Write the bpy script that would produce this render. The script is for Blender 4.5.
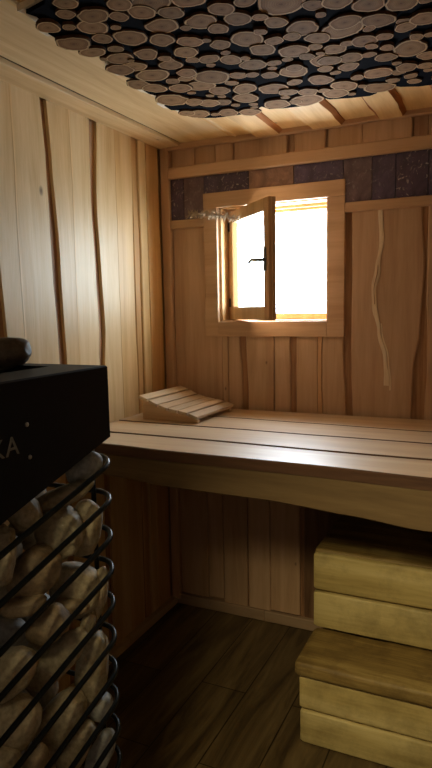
import bpy, bmesh, math, random
from mathutils import Vector, Matrix, noise
random.seed(7)
for o in list(bpy.data.objects):
    bpy.data.objects.remove(o)
sc = bpy.context.scene
COL = sc.collection

# ------------------------------------------------------------------ camera
cam = bpy.data.cameras.new('camera')
cam.sensor_fit = 'VERTICAL'; cam.sensor_height = 36.0; cam.lens = 617.0 / 768.0 * 36.0
cam.clip_start = 0.02
co = bpy.data.objects.new('camera', cam); COL.objects.link(co)
R_ = Vector((0.90491616, 0.42517866, -0.01870432)); U_ = Vector((-0.03569813, 0.11962456, 0.99217721)); F_ = Vector((-0.42409007, 0.89716948, -0.12342828))
m = Matrix((R_, U_, -F_)).transposed().to_4x4(); m.translation = Vector((1.506, -2.63, 1.5))
co.matrix_world = m
sc.camera = co

# ------------------------------------------------------------------ exposure, sky, lights
sc.view_settings.view_transform = 'Standard'; sc.view_settings.look = 'None'
sc.view_settings.gamma = 1.0; sc.view_settings.use_curve_mapping = False
sc.view_settings.exposure = 0.13
w = bpy.data.worlds.new('sky'); sc.world = w; w.use_nodes = True
bg = w.node_tree.nodes['Background']; bg.inputs[0].default_value = (0.78, 0.89, 1.0, 1); bg.inputs[1].default_value = 25.0

def area(name, loc, target, sx, sy, power, color, portal=False):
    l = bpy.data.lights.new(name, 'AREA'); l.shape = 'RECTANGLE'; l.size = sx; l.size_y = sy
    l.energy = power; l.color = color
    o = bpy.data.objects.new(name, l); COL.objects.link(o); o.location = loc
    o.rotation_euler = (Vector(target) - Vector(loc)).to_track_quat('-Z', 'Y').to_euler()
    if portal: l.cycles.is_portal = True
    return o
area('sky_portal', (0.54, 0.2, 1.69), (0.54, -1, 1.69), 0.62, 0.62, 1, (1, 1, 1), True)
area('rear_fill', (1.45, -3.28, 1.35), (0.9, 0, 1.3), 0.9, 1.6, 0.9, (1.0, 0.88, 0.74))  # added fill light in front of the rear wall, no door stands there
LAMP_POWER = 86.0

# ------------------------------------------------------------------ materials
def mat(name):
    m = bpy.data.materials.new(name); m.use_nodes = True
    nt = m.node_tree; nt.nodes.clear()
    out = nt.nodes.new('ShaderNodeOutputMaterial'); p = nt.nodes.new('ShaderNodeBsdfPrincipled')
    nt.links.new(p.outputs[0], out.inputs[0])
    return m, nt, p
def N(nt, t, **kw):
    n = nt.nodes.new('ShaderNode' + t)
    for k, v in kw.items(): setattr(n, k, v)
    return n
def ramp(nt, fac, stops):
    r = N(nt, 'ValToRGB'); el = r.color_ramp.elements
    while len(el) < len(stops): el.new(0.5)
    for e, (p, c) in zip(el, stops): e.position = p; e.color = (*c, 1)
    nt.links.new(fac, r.inputs[0]); return r
def srgb(r, g, b):
    f = lambda c: (c / 255 / 12.92) if c / 255 <= .04045 else ((c / 255 + .055) / 1.055) ** 2.4
    return (f(r), f(g), f(b))
def mixc(nt, mode, fac, a, b):
    x = N(nt, 'Mix', data_type='RGBA', blend_type=mode)
    if isinstance(fac, (int, float)): x.inputs[0].default_value = fac
    else: nt.links.new(fac, x.inputs[0])
    for i, s in ((6, a), (7, b)):
        if isinstance(s, tuple): x.inputs[i].default_value = (*s, 1)
        else: nt.links.new(s, x.inputs[i])
    return x.outputs[2]

def wood(name, axis, dark, mid, light, rough=0.5, scale=14.0, knots=0.0, bump=0.15, stain=0.0, coat=0.0, spec=0.5):
    """grain runs along axis (0 x, 1 y, 2 z); each board brings its own tint in the colour attribute"""
    m, nt, p = mat(name)
    geo = N(nt, 'NewGeometry'); at = N(nt, 'Attribute', attribute_name='tint')
    off = N(nt, 'VectorMath', operation='SCALE'); nt.links.new(at.outputs['Vector'], off.inputs[0]); off.inputs[3].default_value = 9.0
    add = N(nt, 'VectorMath', operation='ADD'); nt.links.new(geo.outputs['Position'], add.inputs[0]); nt.links.new(off.outputs[0], add.inputs[1])
    s = [1.0, 1.0, 1.0]; s[axis] = 0.07
    mul = N(nt, 'VectorMath', operation='MULTIPLY'); nt.links.new(add.outputs[0], mul.inputs[0]); mul.inputs[1].default_value = s
    n1 = N(nt, 'TexNoise'); n1.inputs['Scale'].default_value = scale; n1.inputs['Detail'].default_value = 6; n1.inputs['Roughness'].default_value = .6; n1.inputs['Distortion'].default_value = .6
    nt.links.new(mul.outputs[0], n1.inputs['Vector'])
    n2 = N(nt, 'TexNoise'); n2.inputs['Scale'].default_value = scale * 9; n2.inputs['Detail'].default_value = 3
    nt.links.new(mul.outputs[0], n2.inputs['Vector'])
    mx = N(nt, 'Math', operation='MULTIPLY_ADD'); nt.links.new(n2.outputs[0], mx.inputs[0]); mx.inputs[1].default_value = .25; nt.links.new(n1.outputs[0], mx.inputs[2])
    r = ramp(nt, mx.outputs[0], [(.40, dark), (.60, mid), (.80, light)])
    c = mixc(nt, 'MULTIPLY', 1.0, r.outputs[0], at.outputs['Color'])
    if knots:
        s2 = [1.0, 1.0, 1.0]; s2[axis] = 0.6
        m2 = N(nt, 'VectorMath', operation='MULTIPLY'); nt.links.new(add.outputs[0], m2.inputs[0]); m2.inputs[1].default_value = s2
        v = N(nt, 'TexVoronoi'); v.inputs['Scale'].default_value = 5.0; nt.links.new(m2.outputs[0], v.inputs['Vector'])
        k = ramp(nt, v.outputs['Distance'], [(.0, (1, 1, 1)), (knots, (.5, .5, .5)), (knots * 1.8, (0, 0, 0))])
        c = mixc(nt, 'MIX', k.outputs[0], c, srgb(70, 38, 18))
    if stain:
        n3 = N(nt, 'TexNoise'); n3.inputs['Scale'].default_value = 5; n3.inputs['Detail'].default_value = 7; n3.inputs['Roughness'].default_value = .7
        nt.links.new(add.outputs[0], n3.inputs['Vector'])
        k = ramp(nt, n3.outputs[0], [(.48, (0, 0, 0)), (.72, (stain, stain, stain))])
        c = mixc(nt, 'MIX', k.outputs[0], c, srgb(82, 60, 34))
    nt.links.new(c, p.inputs['Base Color'])
    p.inputs['Roughness'].default_value = rough; p.inputs['Specular IOR Level'].default_value = spec
    if coat: p.inputs['Coat Weight'].default_value = coat; p.inputs['Coat Roughness'].default_value = .42
    b = N(nt, 'Bump'); b.inputs['Strength'].default_value = bump; b.inputs['Distance'].default_value = .004
    nt.links.new(mx.outputs[0], b.inputs['Height']); nt.links.new(b.outputs[0], p.inputs['Normal'])
    return m

def plain(name, col, rough=.5, metal=0.0, noise_amt=.15, nscale=20, bump=.0):
    m, nt, p = mat(name)
    tc = N(nt, 'TexCoord'); n = N(nt, 'TexNoise'); n.inputs['Scale'].default_value = nscale; n.inputs['Detail'].default_value = 5
    nt.links.new(tc.outputs['Object'], n.inputs['Vector'])
    r = ramp(nt, n.outputs[0], [(.3, tuple(c * (1 - noise_amt) for c in col)), (.7, tuple(min(1, c * (1 + noise_amt)) for c in col))])
    nt.links.new(r.outputs[0], p.inputs['Base Color']); p.inputs['Roughness'].default_value = rough; p.inputs['Metallic'].default_value = metal
    if bump:
        b = N(nt, 'Bump'); b.inputs['Strength'].default_value = bump; b.inputs['Distance'].default_value = .01
        nt.links.new(n.outputs[0], b.inputs['Height']); nt.links.new(b.outputs[0], p.inputs['Normal'])
    return m

PALE = (srgb(206, 170, 122), srgb(222, 192, 146), srgb(234, 208, 168))
TAN = (srgb(182, 146, 116), srgb(200, 166, 134), srgb(212, 180, 150))
BARK = (srgb(124, 86, 60), srgb(164, 120, 84), srgb(190, 146, 106))
STEPC = (srgb(180, 158, 98), srgb(206, 186, 124), srgb(222, 204, 146))
M = {}
M['wall_y'] = wood('left_wall_boards', 2, srgb(198, 160, 108), srgb(214, 182, 134), srgb(226, 198, 154), rough=.46, knots=.035, bump=.3)
M['wall_x'] = wood('window_wall_boards', 2, *TAN, rough=.55, knots=.02)
M['bark_z'] = wood('bark_edge_strips', 2, *BARK, rough=.7, scale=22, bump=.5)
M['sapwood'] = wood('pale_sapwood', 2, srgb(206, 176, 140), srgb(232, 208, 176), srgb(246, 228, 204), rough=.6)
M['ceil'] = wood('ceiling_boards', 1, *PALE, rough=.5, knots=.03)
M['beam'] = wood('beam_wood', 0, *TAN, rough=.5)
M['beam_z'] = wood('upright_frame_wood', 2, *TAN, rough=.5)
M['sash'] = wood('pine_sash', 2, srgb(196, 154, 104), srgb(214, 174, 124), srgb(226, 190, 144), rough=.4, bump=.05)
M['bench'] = wood('bench_boards', 0, srgb(196, 162, 122), srgb(214, 184, 146), srgb(226, 202, 168), rough=.42, knots=.02, coat=.8, bump=.1)
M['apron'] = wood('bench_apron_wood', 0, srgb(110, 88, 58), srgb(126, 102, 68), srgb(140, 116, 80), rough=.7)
M['step_riser'] = wood('step_riser_wood', 0, *STEPC, rough=.6, stain=.5, bump=.5)
M['step_tread'] = wood('step_tread_wood', 0, srgb(108, 84, 44), srgb(150, 124, 70), srgb(196, 170, 108), rough=.6, stain=.8, bump=.4)
M['slat'] = wood('headrest_slat_wood', 1, srgb(176, 140, 104), srgb(206, 176, 140), srgb(228, 206, 176), rough=.4)
M['edge'] = wood('live_edge_wood', 2, srgb(110, 66, 38), srgb(146, 94, 56), srgb(176, 122, 78), rough=.7, bump=.5)
M['edge_y'] = wood('live_edge_ceiling', 1, srgb(130, 80, 44), srgb(168, 110, 64), srgb(190, 136, 86), rough=.7, bump=.5)
M['edge_x'] = wood('live_edge_bench', 0, srgb(70, 46, 34), srgb(88, 60, 44), srgb(110, 78, 56), rough=.7, bump=.5)
M['black_metal'] = plain('black_powder_coat', srgb(7, 9, 20), .55, 0.0, .1, 60)
M['ring_metal'] = plain('black_steel_rod', srgb(20, 24, 28), .32, 0.6, .1, 60)
M['steel'] = plain('screw_steel', srgb(170, 170, 170), .3, 1.0)
M['letter'] = plain('grey_lettering', srgb(92, 88, 86), .7)
M['handle'] = plain('window_handle_metal', srgb(120, 122, 126), .4, .5)
M['hinge'] = plain('dark_hinge', srgb(40, 34, 30), .5, .5)
M['black_felt'] = plain('black_backing', srgb(8, 8, 15), 1.0)
M['black_felt'].node_tree.nodes['Principled BSDF'].inputs['Specular IOR Level'].default_value = .05
M['pale_edge'] = plain('pale_backing', srgb(246, 232, 214), .7, 0, .1, 30)
M['dry'] = plain('dried_sprig', srgb(190, 170, 146), .9)
M['thread'] = plain('grey_thread', srgb(60, 58, 58), .9)

# floor: wood-look planks, grain and long joints along y
def floor_mat():
    m, nt, p = mat('floor_planks')
    geo = N(nt, 'NewGeometry')
    mp = N(nt, 'Mapping'); mp.inputs['Rotation'].default_value = (0, 0, math.pi / 2); mp.inputs['Location'].default_value = (0.1, 0.0, 0)
    nt.links.new(geo.outputs['Position'], mp.inputs['Vector'])
    b = N(nt, 'TexBrick'); b.offset = .37; b.offset_frequency = 2
    b.inputs['Scale'].default_value = 1; b.inputs['Brick Width'].default_value = 1.1; b.inputs['Row Height'].default_value = .19
    b.inputs['Mortar Size'].default_value = .0022; b.inputs['Mortar Smooth'].default_value = .1; b.inputs['Bias'].default_value = 0
    b.inputs['Color1'].default_value = (.75, .75, .75, 1); b.inputs['Color2'].default_value = (1.1, 1.1, 1.1, 1); b.inputs['Mortar'].default_value = (.12, .1, .08, 1)
    add = N(nt, 'Mapping'); add.inputs['Location'].default_value = (0.033, 0.70, 0); nt.links.new(mp.outputs[0], add.inputs['Vector'])
    nt.links.new(add.outputs[0], b.inputs['Vector'])
    mul = N(nt, 'VectorMath', operation='MULTIPLY'); mul.inputs[1].default_value = (1, .1, 1); nt.links.new(geo.outputs['Position'], mul.inputs[0])
    n = N(nt, 'TexNoise'); n.inputs['Scale'].default_value = 16; n.inputs['Detail'].default_value = 8; n.inputs['Roughness'].default_value = .65; n.inputs['Distortion'].default_value = 1.0
    nt.links.new(mul.outputs[0], n.inputs['Vector'])
    r = ramp(nt, n.outputs[0], [(.34, srgb(66, 52, 34)), (.5, srgb(98, 80, 52)), (.68, srgb(124, 104, 70))])
    c = mixc(nt, 'MULTIPLY', 1.0, r.outputs[0], b.outputs['Color'])
    nt.links.new(c, p.inputs['Base Color']); p.inputs['Roughness'].default_value = .45
    bp = N(nt, 'Bump'); bp.inputs['Strength'].default_value = .2; bp.inputs['Distance'].default_value = .003
    nt.links.new(n.outputs[0], bp.inputs['Height']); nt.links.new(bp.outputs[0], p.inputs['Normal'])
    return m
M['floor'] = floor_mat()

def slate_mat(name, col, scratch):
    m, nt, p = mat(name)
    tc = N(nt, 'TexCoord')
    n = N(nt, 'TexNoise'); n.inputs['Scale'].default_value = 9; n.inputs['Detail'].default_value = 9; n.inputs['Roughness'].default_value = .7; n.inputs['Distortion'].default_value = 1.5
    nt.links.new(tc.outputs['Object'], n.inputs['Vector'])
    r = ramp(nt, n.outputs[0], [(.35, tuple(c * .55 for c in col)), (.55, col), (.75, tuple(min(1, c * 1.6) for c in col))])
    n2 = N(nt, 'TexNoise'); n2.inputs['Scale'].default_value = 28; n2.inputs['Detail'].default_value = 6; n2.inputs['Distortion'].default_value = 3
    nt.links.new(tc.outputs['Object'], n2.inputs['Vector'])
    k = ramp(nt, n2.outputs[0], [(.60, (0, 0, 0)), (.70, (scratch, scratch, scratch))])
    c = mixc(nt, 'MIX', k.outputs[0], r.outputs[0], srgb(190, 184, 186))
    nt.links.new(c, p.inputs['Base Color']); p.inputs['Roughness'].default_value = .42
    b = N(nt, 'Bump'); b.inputs['Strength'].default_value = .35; b.inputs['Distance'].default_value = .006
    nt.links.new(n.outputs[0], b.inputs['Height']); nt.links.new(b.outputs[0], p.inputs['Normal'])
    return m
M['slate'] = slate_mat('dark_slate', srgb(92, 78, 104), .35)
M['slate_marked'] = slate_mat('slate_with_white_marks', srgb(84, 70, 94), .95)
M['slate_brown'] = slate_mat('brown_slate', srgb(150, 116, 100), .15)
M['slate_grey'] = slate_mat('grey_slate', srgb(116, 96, 104), .4)

def slice_mat():
    m, nt, p = mat('log_slice_end_grain')
    rad = N(nt, 'Attribute', attribute_name='radial')      # 0 at the pith, 1 at the bark
    geo = N(nt, 'NewGeometry')
    n = N(nt, 'TexNoise'); n.inputs['Scale'].default_value = 25; n.inputs['Detail'].default_value = 6; n.inputs['Roughness'].default_value = .7
    nt.links.new(geo.outputs['Position'], n.inputs['Vector'])
    s = N(nt, 'Math', operation='MULTIPLY_ADD'); nt.links.new(n.outputs[0], s.inputs[0]); s.inputs[1].default_value = .22; nt.links.new(rad.outputs['Fac'], s.inputs[2])
    s2 = N(nt, 'Math', operation='SUBTRACT'); nt.links.new(s.outputs[0], s2.inputs[0]); s2.inputs[1].default_value = .11
    r = ramp(nt, s2.outputs[0], [(0, srgb(100, 70, 44)), (.12, srgb(134, 100, 66)), (.5, srgb(152, 116, 78)), (.84, srgb(130, 94, 60)), (.875, srgb(196, 160, 114)), (.945, srgb(200, 164, 118)), (.98, srgb(60, 38, 24))])
    sn = N(nt, 'Math', operation='SINE'); mm = N(nt, 'Math', operation='MULTIPLY'); nt.links.new(s2.outputs[0], mm.inputs[0]); mm.inputs[1].default_value = 60; nt.links.new(mm.outputs[0], sn.inputs[0])
    rr = ramp(nt, sn.outputs[0], [(0, (.80, .80, .80)), (1, (1, 1, 1))])
    c = mixc(nt, 'MULTIPLY', 1.0, r.outputs[0], rr.outputs[0])
    at = N(nt, 'Attribute', attribute_name='tint'); c = mixc(nt, 'MULTIPLY', 1.0, c, at.outputs['Color'])
    nt.links.new(c, p.inputs['Base Color']); p.inputs['Roughness'].default_value = .8
    b = N(nt, 'Bump'); b.inputs['Strength'].default_value = .6; b.inputs['Distance'].default_value = .004
    nt.links.new(n.outputs[0], b.inputs['Height']); nt.links.new(b.outputs[0], p.inputs['Normal'])
    return m
M['slice'] = slice_mat()
M['slice_bark'] = plain('slice_bark', srgb(92, 64, 44), .9, 0, .4, 60, .6)

def stone_mat(name, a, b_, c_, patch=None):
    m, nt, p = mat(name)
    tc = N(nt, 'TexCoord'); oi = N(nt, 'ObjectInfo')
    add = N(nt, 'VectorMath', operation='ADD'); nt.links.new(tc.outputs['Object'], add.inputs[0]); nt.links.new(oi.outputs['Random'], add.inputs[1])
    n = N(nt, 'TexNoise'); n.inputs['Scale'].default_value = 22; n.inputs['Detail'].default_value = 8; n.inputs['Roughness'].default_value = .65
    nt.links.new(add.outputs[0], n.inputs['Vector'])
    r = ramp(nt, n.outputs[0], [(.3, a), (.5, b_), (.7, c_)])
    n2 = N(nt, 'TexNoise'); n2.inputs['Scale'].default_value = 120; n2.inputs['Detail'].default_value = 4
    nt.links.new(add.outputs[0], n2.inputs['Vector'])
    sp = ramp(nt, n2.outputs[0], [(.35, (.72, .72, .72)), (.6, (1, 1, 1))])
    c = mixc(nt, 'MULTIPLY', 1.0, r.outputs[0], sp.outputs[0])
    if patch:
        k = ramp(nt, n.outputs[0], [(.60, (0, 0, 0)), (.66, (1, 1, 1))]); c = mixc(nt, 'MIX', k.outputs[0], c, patch)
    nt.links.new(c, p.inputs['Base Color']); p.inputs['Roughness'].default_value = .62
    b = N(nt, 'Bump'); b.inputs['Strength'].default_value = .5; b.inputs['Distance'].default_value = .004
    nt.links.new(n.outputs[0], b.inputs['Height']); nt.links.new(b.outputs[0], p.inputs['Normal'])
    return m
M['stone_beige'] = stone_mat('beige_river_stone', srgb(142, 128, 100), srgb(176, 162, 134), srgb(202, 188, 160))
M['stone_brown'] = stone_mat('brown_river_stone', srgb(122, 104, 80), srgb(154, 134, 106), srgb(176, 156, 126))
M['stone_grey'] = stone_mat('grey_river_stone', srgb(136, 136, 134), srgb(172, 172, 168), srgb(202, 202, 198))
M['stone_chip'] = stone_mat('chipped_river_stone', srgb(130, 118, 94), srgb(160, 148, 122), srgb(180, 168, 142), srgb(232, 228, 220))
M['stone_dark'] = stone_mat('dark_stone', srgb(70, 60, 50), srgb(100, 88, 74), srgb(128, 114, 98))
for k_, v_ in (('black_metal', .18), ('slice', .12), ('slice_bark', .1), ('pale_edge', .2)): M[k_].node_tree.nodes['Principled BSDF'].inputs['Specular IOR Level'].default_value = v_

def glass_mat():
    m = bpy.data.materials.new('window_glass'); m.use_nodes = True; nt = m.node_tree; nt.nodes.clear()
    out = nt.nodes.new('ShaderNodeOutputMaterial')
    t = N(nt, 'BsdfTransparent'); t.inputs[0].default_value = (.93, .97, .97, 1)
    g = N(nt, 'BsdfGlossy'); g.inputs['Roughness'].default_value = .02
    f0 = N(nt, 'LayerWeight'); f1 = N(nt, 'Math', operation='POWER'); nt.links.new(f0.outputs['Facing'], f1.inputs[0]); f1.inputs[1].default_value = 4.0; f = N(nt, 'Math', operation='MULTIPLY_ADD'); nt.links.new(f1.outputs[0], f.inputs[0]); f.inputs[1].default_value = .5; f.inputs[2].default_value = .04
    mx = N(nt, 'MixShader'); nt.links.new(f.outputs[0], mx.inputs[0]); nt.links.new(t.outputs[0], mx.inputs[1]); nt.links.new(g.outputs[0], mx.inputs[2])
    nt.links.new(mx.outputs[0], out.inputs[0]); return m
M['glass'] = glass_mat()
def emit(name, col, s):
    m = bpy.data.materials.new(name); m.use_nodes = True; nt = m.node_tree; nt.nodes.clear()
    out = nt.nodes.new('ShaderNodeOutputMaterial'); e = N(nt, 'Emission'); e.inputs[0].default_value = (*col, 1); e.inputs[1].default_value = s
    nt.links.new(e.outputs[0], out.inputs[0]); return m

# ------------------------------------------------------------------ mesh helpers
class MB:
    """collects geometry with a tint per face and a material slot per face"""
    def __init__(s): s.v = []; s.f = []; s.mi = []; s.t = []; s.r = []
    def add(s, vs, fs, mi=0, tint=(1, 1, 1), rad=None):
        b = len(s.v); s.v += [Vector(v) for v in vs]
        s.r += (rad if rad else [0.0] * len(vs))
        for i, f in enumerate(fs):
            s.f.append([b + k for k in f]); s.mi.append(mi[i] if isinstance(mi, list) else mi); s.t.append(tint)
    def box(s, a, b, mi=0, tint=(1, 1, 1), bev=0.0, mat4=None):
        bm = bmesh.new(); bmesh.ops.create_cube(bm, size=1)
        a, b = Vector(a), Vector(b)
        for v in bm.verts: v.co = Vector([(a[i] + b[i]) / 2 + v.co[i] * (b[i] - a[i]) for i in range(3)])
        if bev: bmesh.ops.bevel(bm, geom=bm.edges[:], offset=bev, segments=2, affect='EDGES', profile=.6)
        if mat4: bmesh.ops.transform(bm, matrix=mat4, verts=bm.verts)
        bm.verts.index_update()
        s.add([v.co.copy() for v in bm.verts], [[v.index for v in f.verts] for f in bm.faces], mi, tint); bm.free()
    def loft(s, secs, mi=0, tint=(1, 1, 1), closed=True, caps=True):
        n = len(secs[0]); vs = [p for q in secs for p in q]; fs = []; ms = []
        for k in range(len(secs) - 1):
            for i in range(n if closed else n - 1):
                j = (i + 1) % n
                fs.append([k * n + i, k * n + j, (k + 1) * n + j, (k + 1) * n + i]); ms.append(mi[i] if isinstance(mi, list) else mi)
        if caps and closed:
            m0 = mi[0] if isinstance(mi, list) else mi
            fs.append(list(range(n))[::-1]); fs.append([(len(secs) - 1) * n + i for i in range(n)]); ms += [m0, m0]
        s.add(vs, fs, ms, tint)
    def tube(s, pts, r, n=8, closed=False, mi=0, tint=(1, 1, 1)):
        pts = [Vector(p) for p in pts]; N_ = len(pts); secs = []
        for i, p in enumerate(pts):
            a = pts[(i - 1) % N_] if (closed or i > 0) else p; b = pts[(i + 1) % N_] if (closed or i < N_ - 1) else p
            t = (b - a).normalized(); up = Vector((0, 0, 1)) if abs(t.z) < .9 else Vector((1, 0, 0))
            x = t.cross(up).normalized(); y = x.cross(t)
            rr = r[i] if isinstance(r, list) else r
            secs.append([p + (x * math.cos(q * 2 * math.pi / n) + y * math.sin(q * 2 * math.pi / n)) * rr for q in range(n)])
        if closed: secs.append(secs[0])
        s.loft(secs, mi, tint, caps=not closed)
    def build(s, name, mats, parent=None, smooth=False, origin=None, angle=None):
        me = bpy.data.meshes.new(name)
        o3 = Vector(origin) if origin else Vector((0, 0, 0))
        me.from_pydata([tuple(v - o3) for v in s.v], [], s.f)
        for mm in (mats if isinstance(mats, (list, tuple)) else [mats]): me.materials.append(mm)
        for p, k in zip(me.polygons, s.mi): p.material_index = k
        ca = me.color_attributes.new('tint', 'FLOAT_COLOR', 'CORNER')
        for p, t in zip(me.polygons, s.t):
            for li in p.loop_indices: ca.data[li].color = (*t, 1)
        ra = me.attributes.new('radial', 'FLOAT', 'POINT')
        for i, r in enumerate(s.r): ra.data[i].value = r
        bm = bmesh.new(); bm.from_mesh(me); bmesh.ops.recalc_face_normals(bm, faces=bm.faces); bm.to_mesh(me); bm.free()
        if smooth:
            for p in me.polygons: p.use_smooth = True
        if angle:
            me.set_sharp_from_angle(angle=math.radians(angle))
        o = bpy.data.objects.new(name, me); COL.objects.link(o)
        if parent:
            o.parent = parent
            o.location = o3 - parent.location if origin else -parent.location
            if parent.type == 'MESH' and parent.parent: o.location = (o3) - parent.location - parent.parent.location if origin else -(parent.location + parent.parent.location)
        else: o.location = o3
        return o
def tag(o, label, cat, group=None, kind=None):
    o['label'] = label; o['category'] = cat
    if group: o['group'] = group
    if kind: o['kind'] = kind
    return o
def struct(o): o['kind'] = 'structure'; return o
def thing(name, loc, label, cat, group=None):
    o = bpy.data.objects.new(name, None); COL.objects.link(o); o.location = loc; o.empty_display_size = .1
    return tag(o, label, cat, group)
def tnt(a=.06, warm=0.0, base=1.0):
    g = base * (1 + random.uniform(-a, a)); return (g * (1 + warm), g, g * (1 - warm + random.uniform(-.03, .03)))
def interp(cp, v):
    cp = sorted(cp)
    if v <= cp[0][0]: return cp[0][1]
    for (a, x), (b, y) in zip(cp, cp[1:]):
        if v <= b:
            t = (v - a) / (b - a); t = t * t * (3 - 2 * t); return x + (y - x) * t
    return cp[-1][1]
def edge(u, amp=.0, cp=None, seed=0):
    """edge position as a function of the distance along the board"""
    def f(v):
        b = interp(cp, v) if cp else u
        return b + amp * (noise.noise(Vector((v * 3.1, seed * 7.7, 0))) * 1.6 + noise.noise(Vector((v * 11, seed * 3.3, 5))) * .5)
    return f
def board(mb, P, ua, ub, v0, v1, t, mi=0, side=0, tint=(1, 1, 1), c=.004, n=24, base=0.0, top_amp=0.0):
    """P(u, v, d): a board between the edges ua(v), ub(v), standing d out of its wall"""
    ua = ua if callable(ua) else edge(ua); ub = ub if callable(ub) else edge(ub)
    secs = []
    for k in range(n + 1):
        v = v0 + (v1 - v0) * k / n; a, b = ua(v), ub(v)
        if b - a < 3 * c: b = a + 3 * c
        secs.append([P(a, v, base), P(a, v, base + t - c), P(a + c, v, base + t), P(b - c, v, base + t), P(b, v, base + t - c), P(b, v, base)])
    mb.loft(secs, [side, side, mi, side, side, side], tint)

PL = lambda u, v, d: Vector((d - .022, u, v))              # left wall, out of x = 0
PB = lambda u, v, d: Vector((u, .020 - d, v))             # window wall, out of y = 0
PC = lambda u, v, d: Vector((u, v, 2.262 - d))      # ceiling, boards along y
PH = lambda u, v, d: Vector((v, u, 0.99 + d))       # bench boards, along x
XR, YR = 2.1, -3.4                                   # right wall, rear wall

# ------------------------------------------------------------------ floor
mb = MB(); mb.box((-.1, YR - .1, -.08), (XR + .1, .1, 0)); struct(mb.build('floor', M['floor']))

# ------------------------------------------------------------------ left wall
mb = MB()
mb.box((-.122, YR - .1, 0), (-.022, .18, 2.30), 0, (.9, .85, .8))
_B = mb
s0a = edge(0, .004, [(0, -1.10), (1.2, -1.095), (1.45, -1.10), (1.7, -1.085), (2.3, -1.09)], 1); s0b = edge(0, .004, [(0, -1.06), (1.33, -1.058), (1.7, -1.075), (2.3, -1.07)], 2)
s1a = edge(0, .004, [(0, -.835), (1.0, -.80), (1.31, -.803), (1.7, -.818), (2.03, -.825), (2.25, -.843)], 3); s1b = edge(0, .003, [(0, -.785), (1.31, -.760), (1.7, -.775), (2.03, -.792), (2.25, -.806)], 4)
s2a = edge(0, .004, [(0, -.57), (1.28, -.552), (1.36, -.562), (1.42, -.548), (1.7, -.557), (1.93, -.567), (2.25, -.558)], 5); s2b = edge(0, .004, [(0, -.52), (1.25, -.52), (1.4, -.503), (1.7, -.520), (1.93, -.530), (2.25, -.510)], 6)
s3a = edge(0, .003, [(0, -.28), (1.1, -.268), (1.54, -.272), (2.25, -.263)], 7); s3b = edge(0, .003, [(0, -.25), (2.25, -.252)], 8)
w_ = lambda *a, **k: board(mb, PL, *a, **k)
L = [(-2.9, -2.62, .9), (-2.58, -2.3, 1), (-2.27, -2.0, .95), (-1.97, -1.7, 1.02), (-1.67, -1.36, .97)]
for a, b, g in L: w_(edge(a, .004, None, a), edge(b, .004, None, b), .03, 2.24, .022, tint=tnt(.04, 0, g))
w_(-1.35, s0a, .03, 2.24, .022, tint=tnt(.03))
e1, e2, e3 = edge(-.982, .004, None, 1), edge(-.680, .004, None, 2), edge(-.390, .004, None, 3)
k_ = dict(c=.0012)
w_(s0b, e1, .03, 2.24, .022, tint=(1.0, .97, .92), **k_); w_(e1, s1a, .03, 2.24, .0222, tint=(1.02, 1.0, .97), **k_)
w_(s1b, e2, .03, 2.24, .022, tint=(1.0, .96, .9), **k_); w_(e2, s2a, .03, 2.24, .0222, tint=(1.03, 1.02, 1.0), **k_)
w_(s2b, e3, .03, 2.24, .022, tint=(1.0, .98, .94), **k_); w_(e3, s3a, .03, 2.24, .0222, tint=(.94, .84, .70), **k_)
w_(s3b, edge(-.208, .003, None, 21), .03, 2.24, .014, tint=(.86, .70, .52)); w_(edge(-.205, .002, None, 22), -.145, .03, 2.24, .022, tint=(1.04, .98, .86))
w_(-.143, edge(0, .003, [(0, -.03), (1.4, -.022), (1.9, -.028), (2.25, -.036)], 9), .03, 2.24, .022, tint=(.92, .76, .58))
for fa, fb in ((s0a, s0b), (s1a, s1b), (s2a, s2b), (s3a, s3b)):
    w_(lambda v, f=fa: f(v) - .01, lambda v, f=fb: f(v) + .01, .03, 2.24, .009, mi=1, side=1, tint=(1, 1, 1), n=4)
w_(-.035, -.001, .03, 2.24, .009, mi=1, n=4)
# pale sapwood seams
for f in (e1, e2):
    w_(lambda v, f=f: f(v) - .004, lambda v, f=f: f(v) + .005 + .003 * noise.noise(Vector((v * 8, 0, 0))), .03, 2.24, .0226, tint=(1.14, 1.12, 1.08), c=.0006, side=0)
wl = struct(mb.build('wall_left', [M['wall_y'], M['bark_z']]))

# ------------------------------------------------------------------ window wall: base with an opening
mb = MB()
OX0, OX1, OZ0, OZ1 = .285, .800, 1.432, 1.952
g = (.9, .85, .8)
mb.box((-.1, .02, 0), (OX0, .16, 2.30), 0, g); mb.box((OX1, .02, 0), (XR + .1, .16, 2.30), 0, g)
mb.box((OX0, .02, 0), (OX1, .16, OZ0), 0, g); mb.box((OX0, .02, OZ1), (OX1, .16, 2.30), 0, g)
w_ = lambda *a, **k: board(mb, PB, *a, **k)
for a, b, zt in ((.375, .44, 1.38), (.625, .67, 1.38), (.86, .92, 1.92), (1.14, 1.22, 1.92)): w_(a, b, .95, zt, .007, mi=1, n=3)
w_(.67, .71, .03, .95, .006, mi=1, n=3)
# corner post
w_(.0, edge(.046, .002, None, 40), 1.028, 2.24, .04, tint=(1.04, .97, .86)); w_(.0, edge(.046, .002, None, 40), .03, .985, .04, tint=(1.04, .97, .86))
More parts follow.
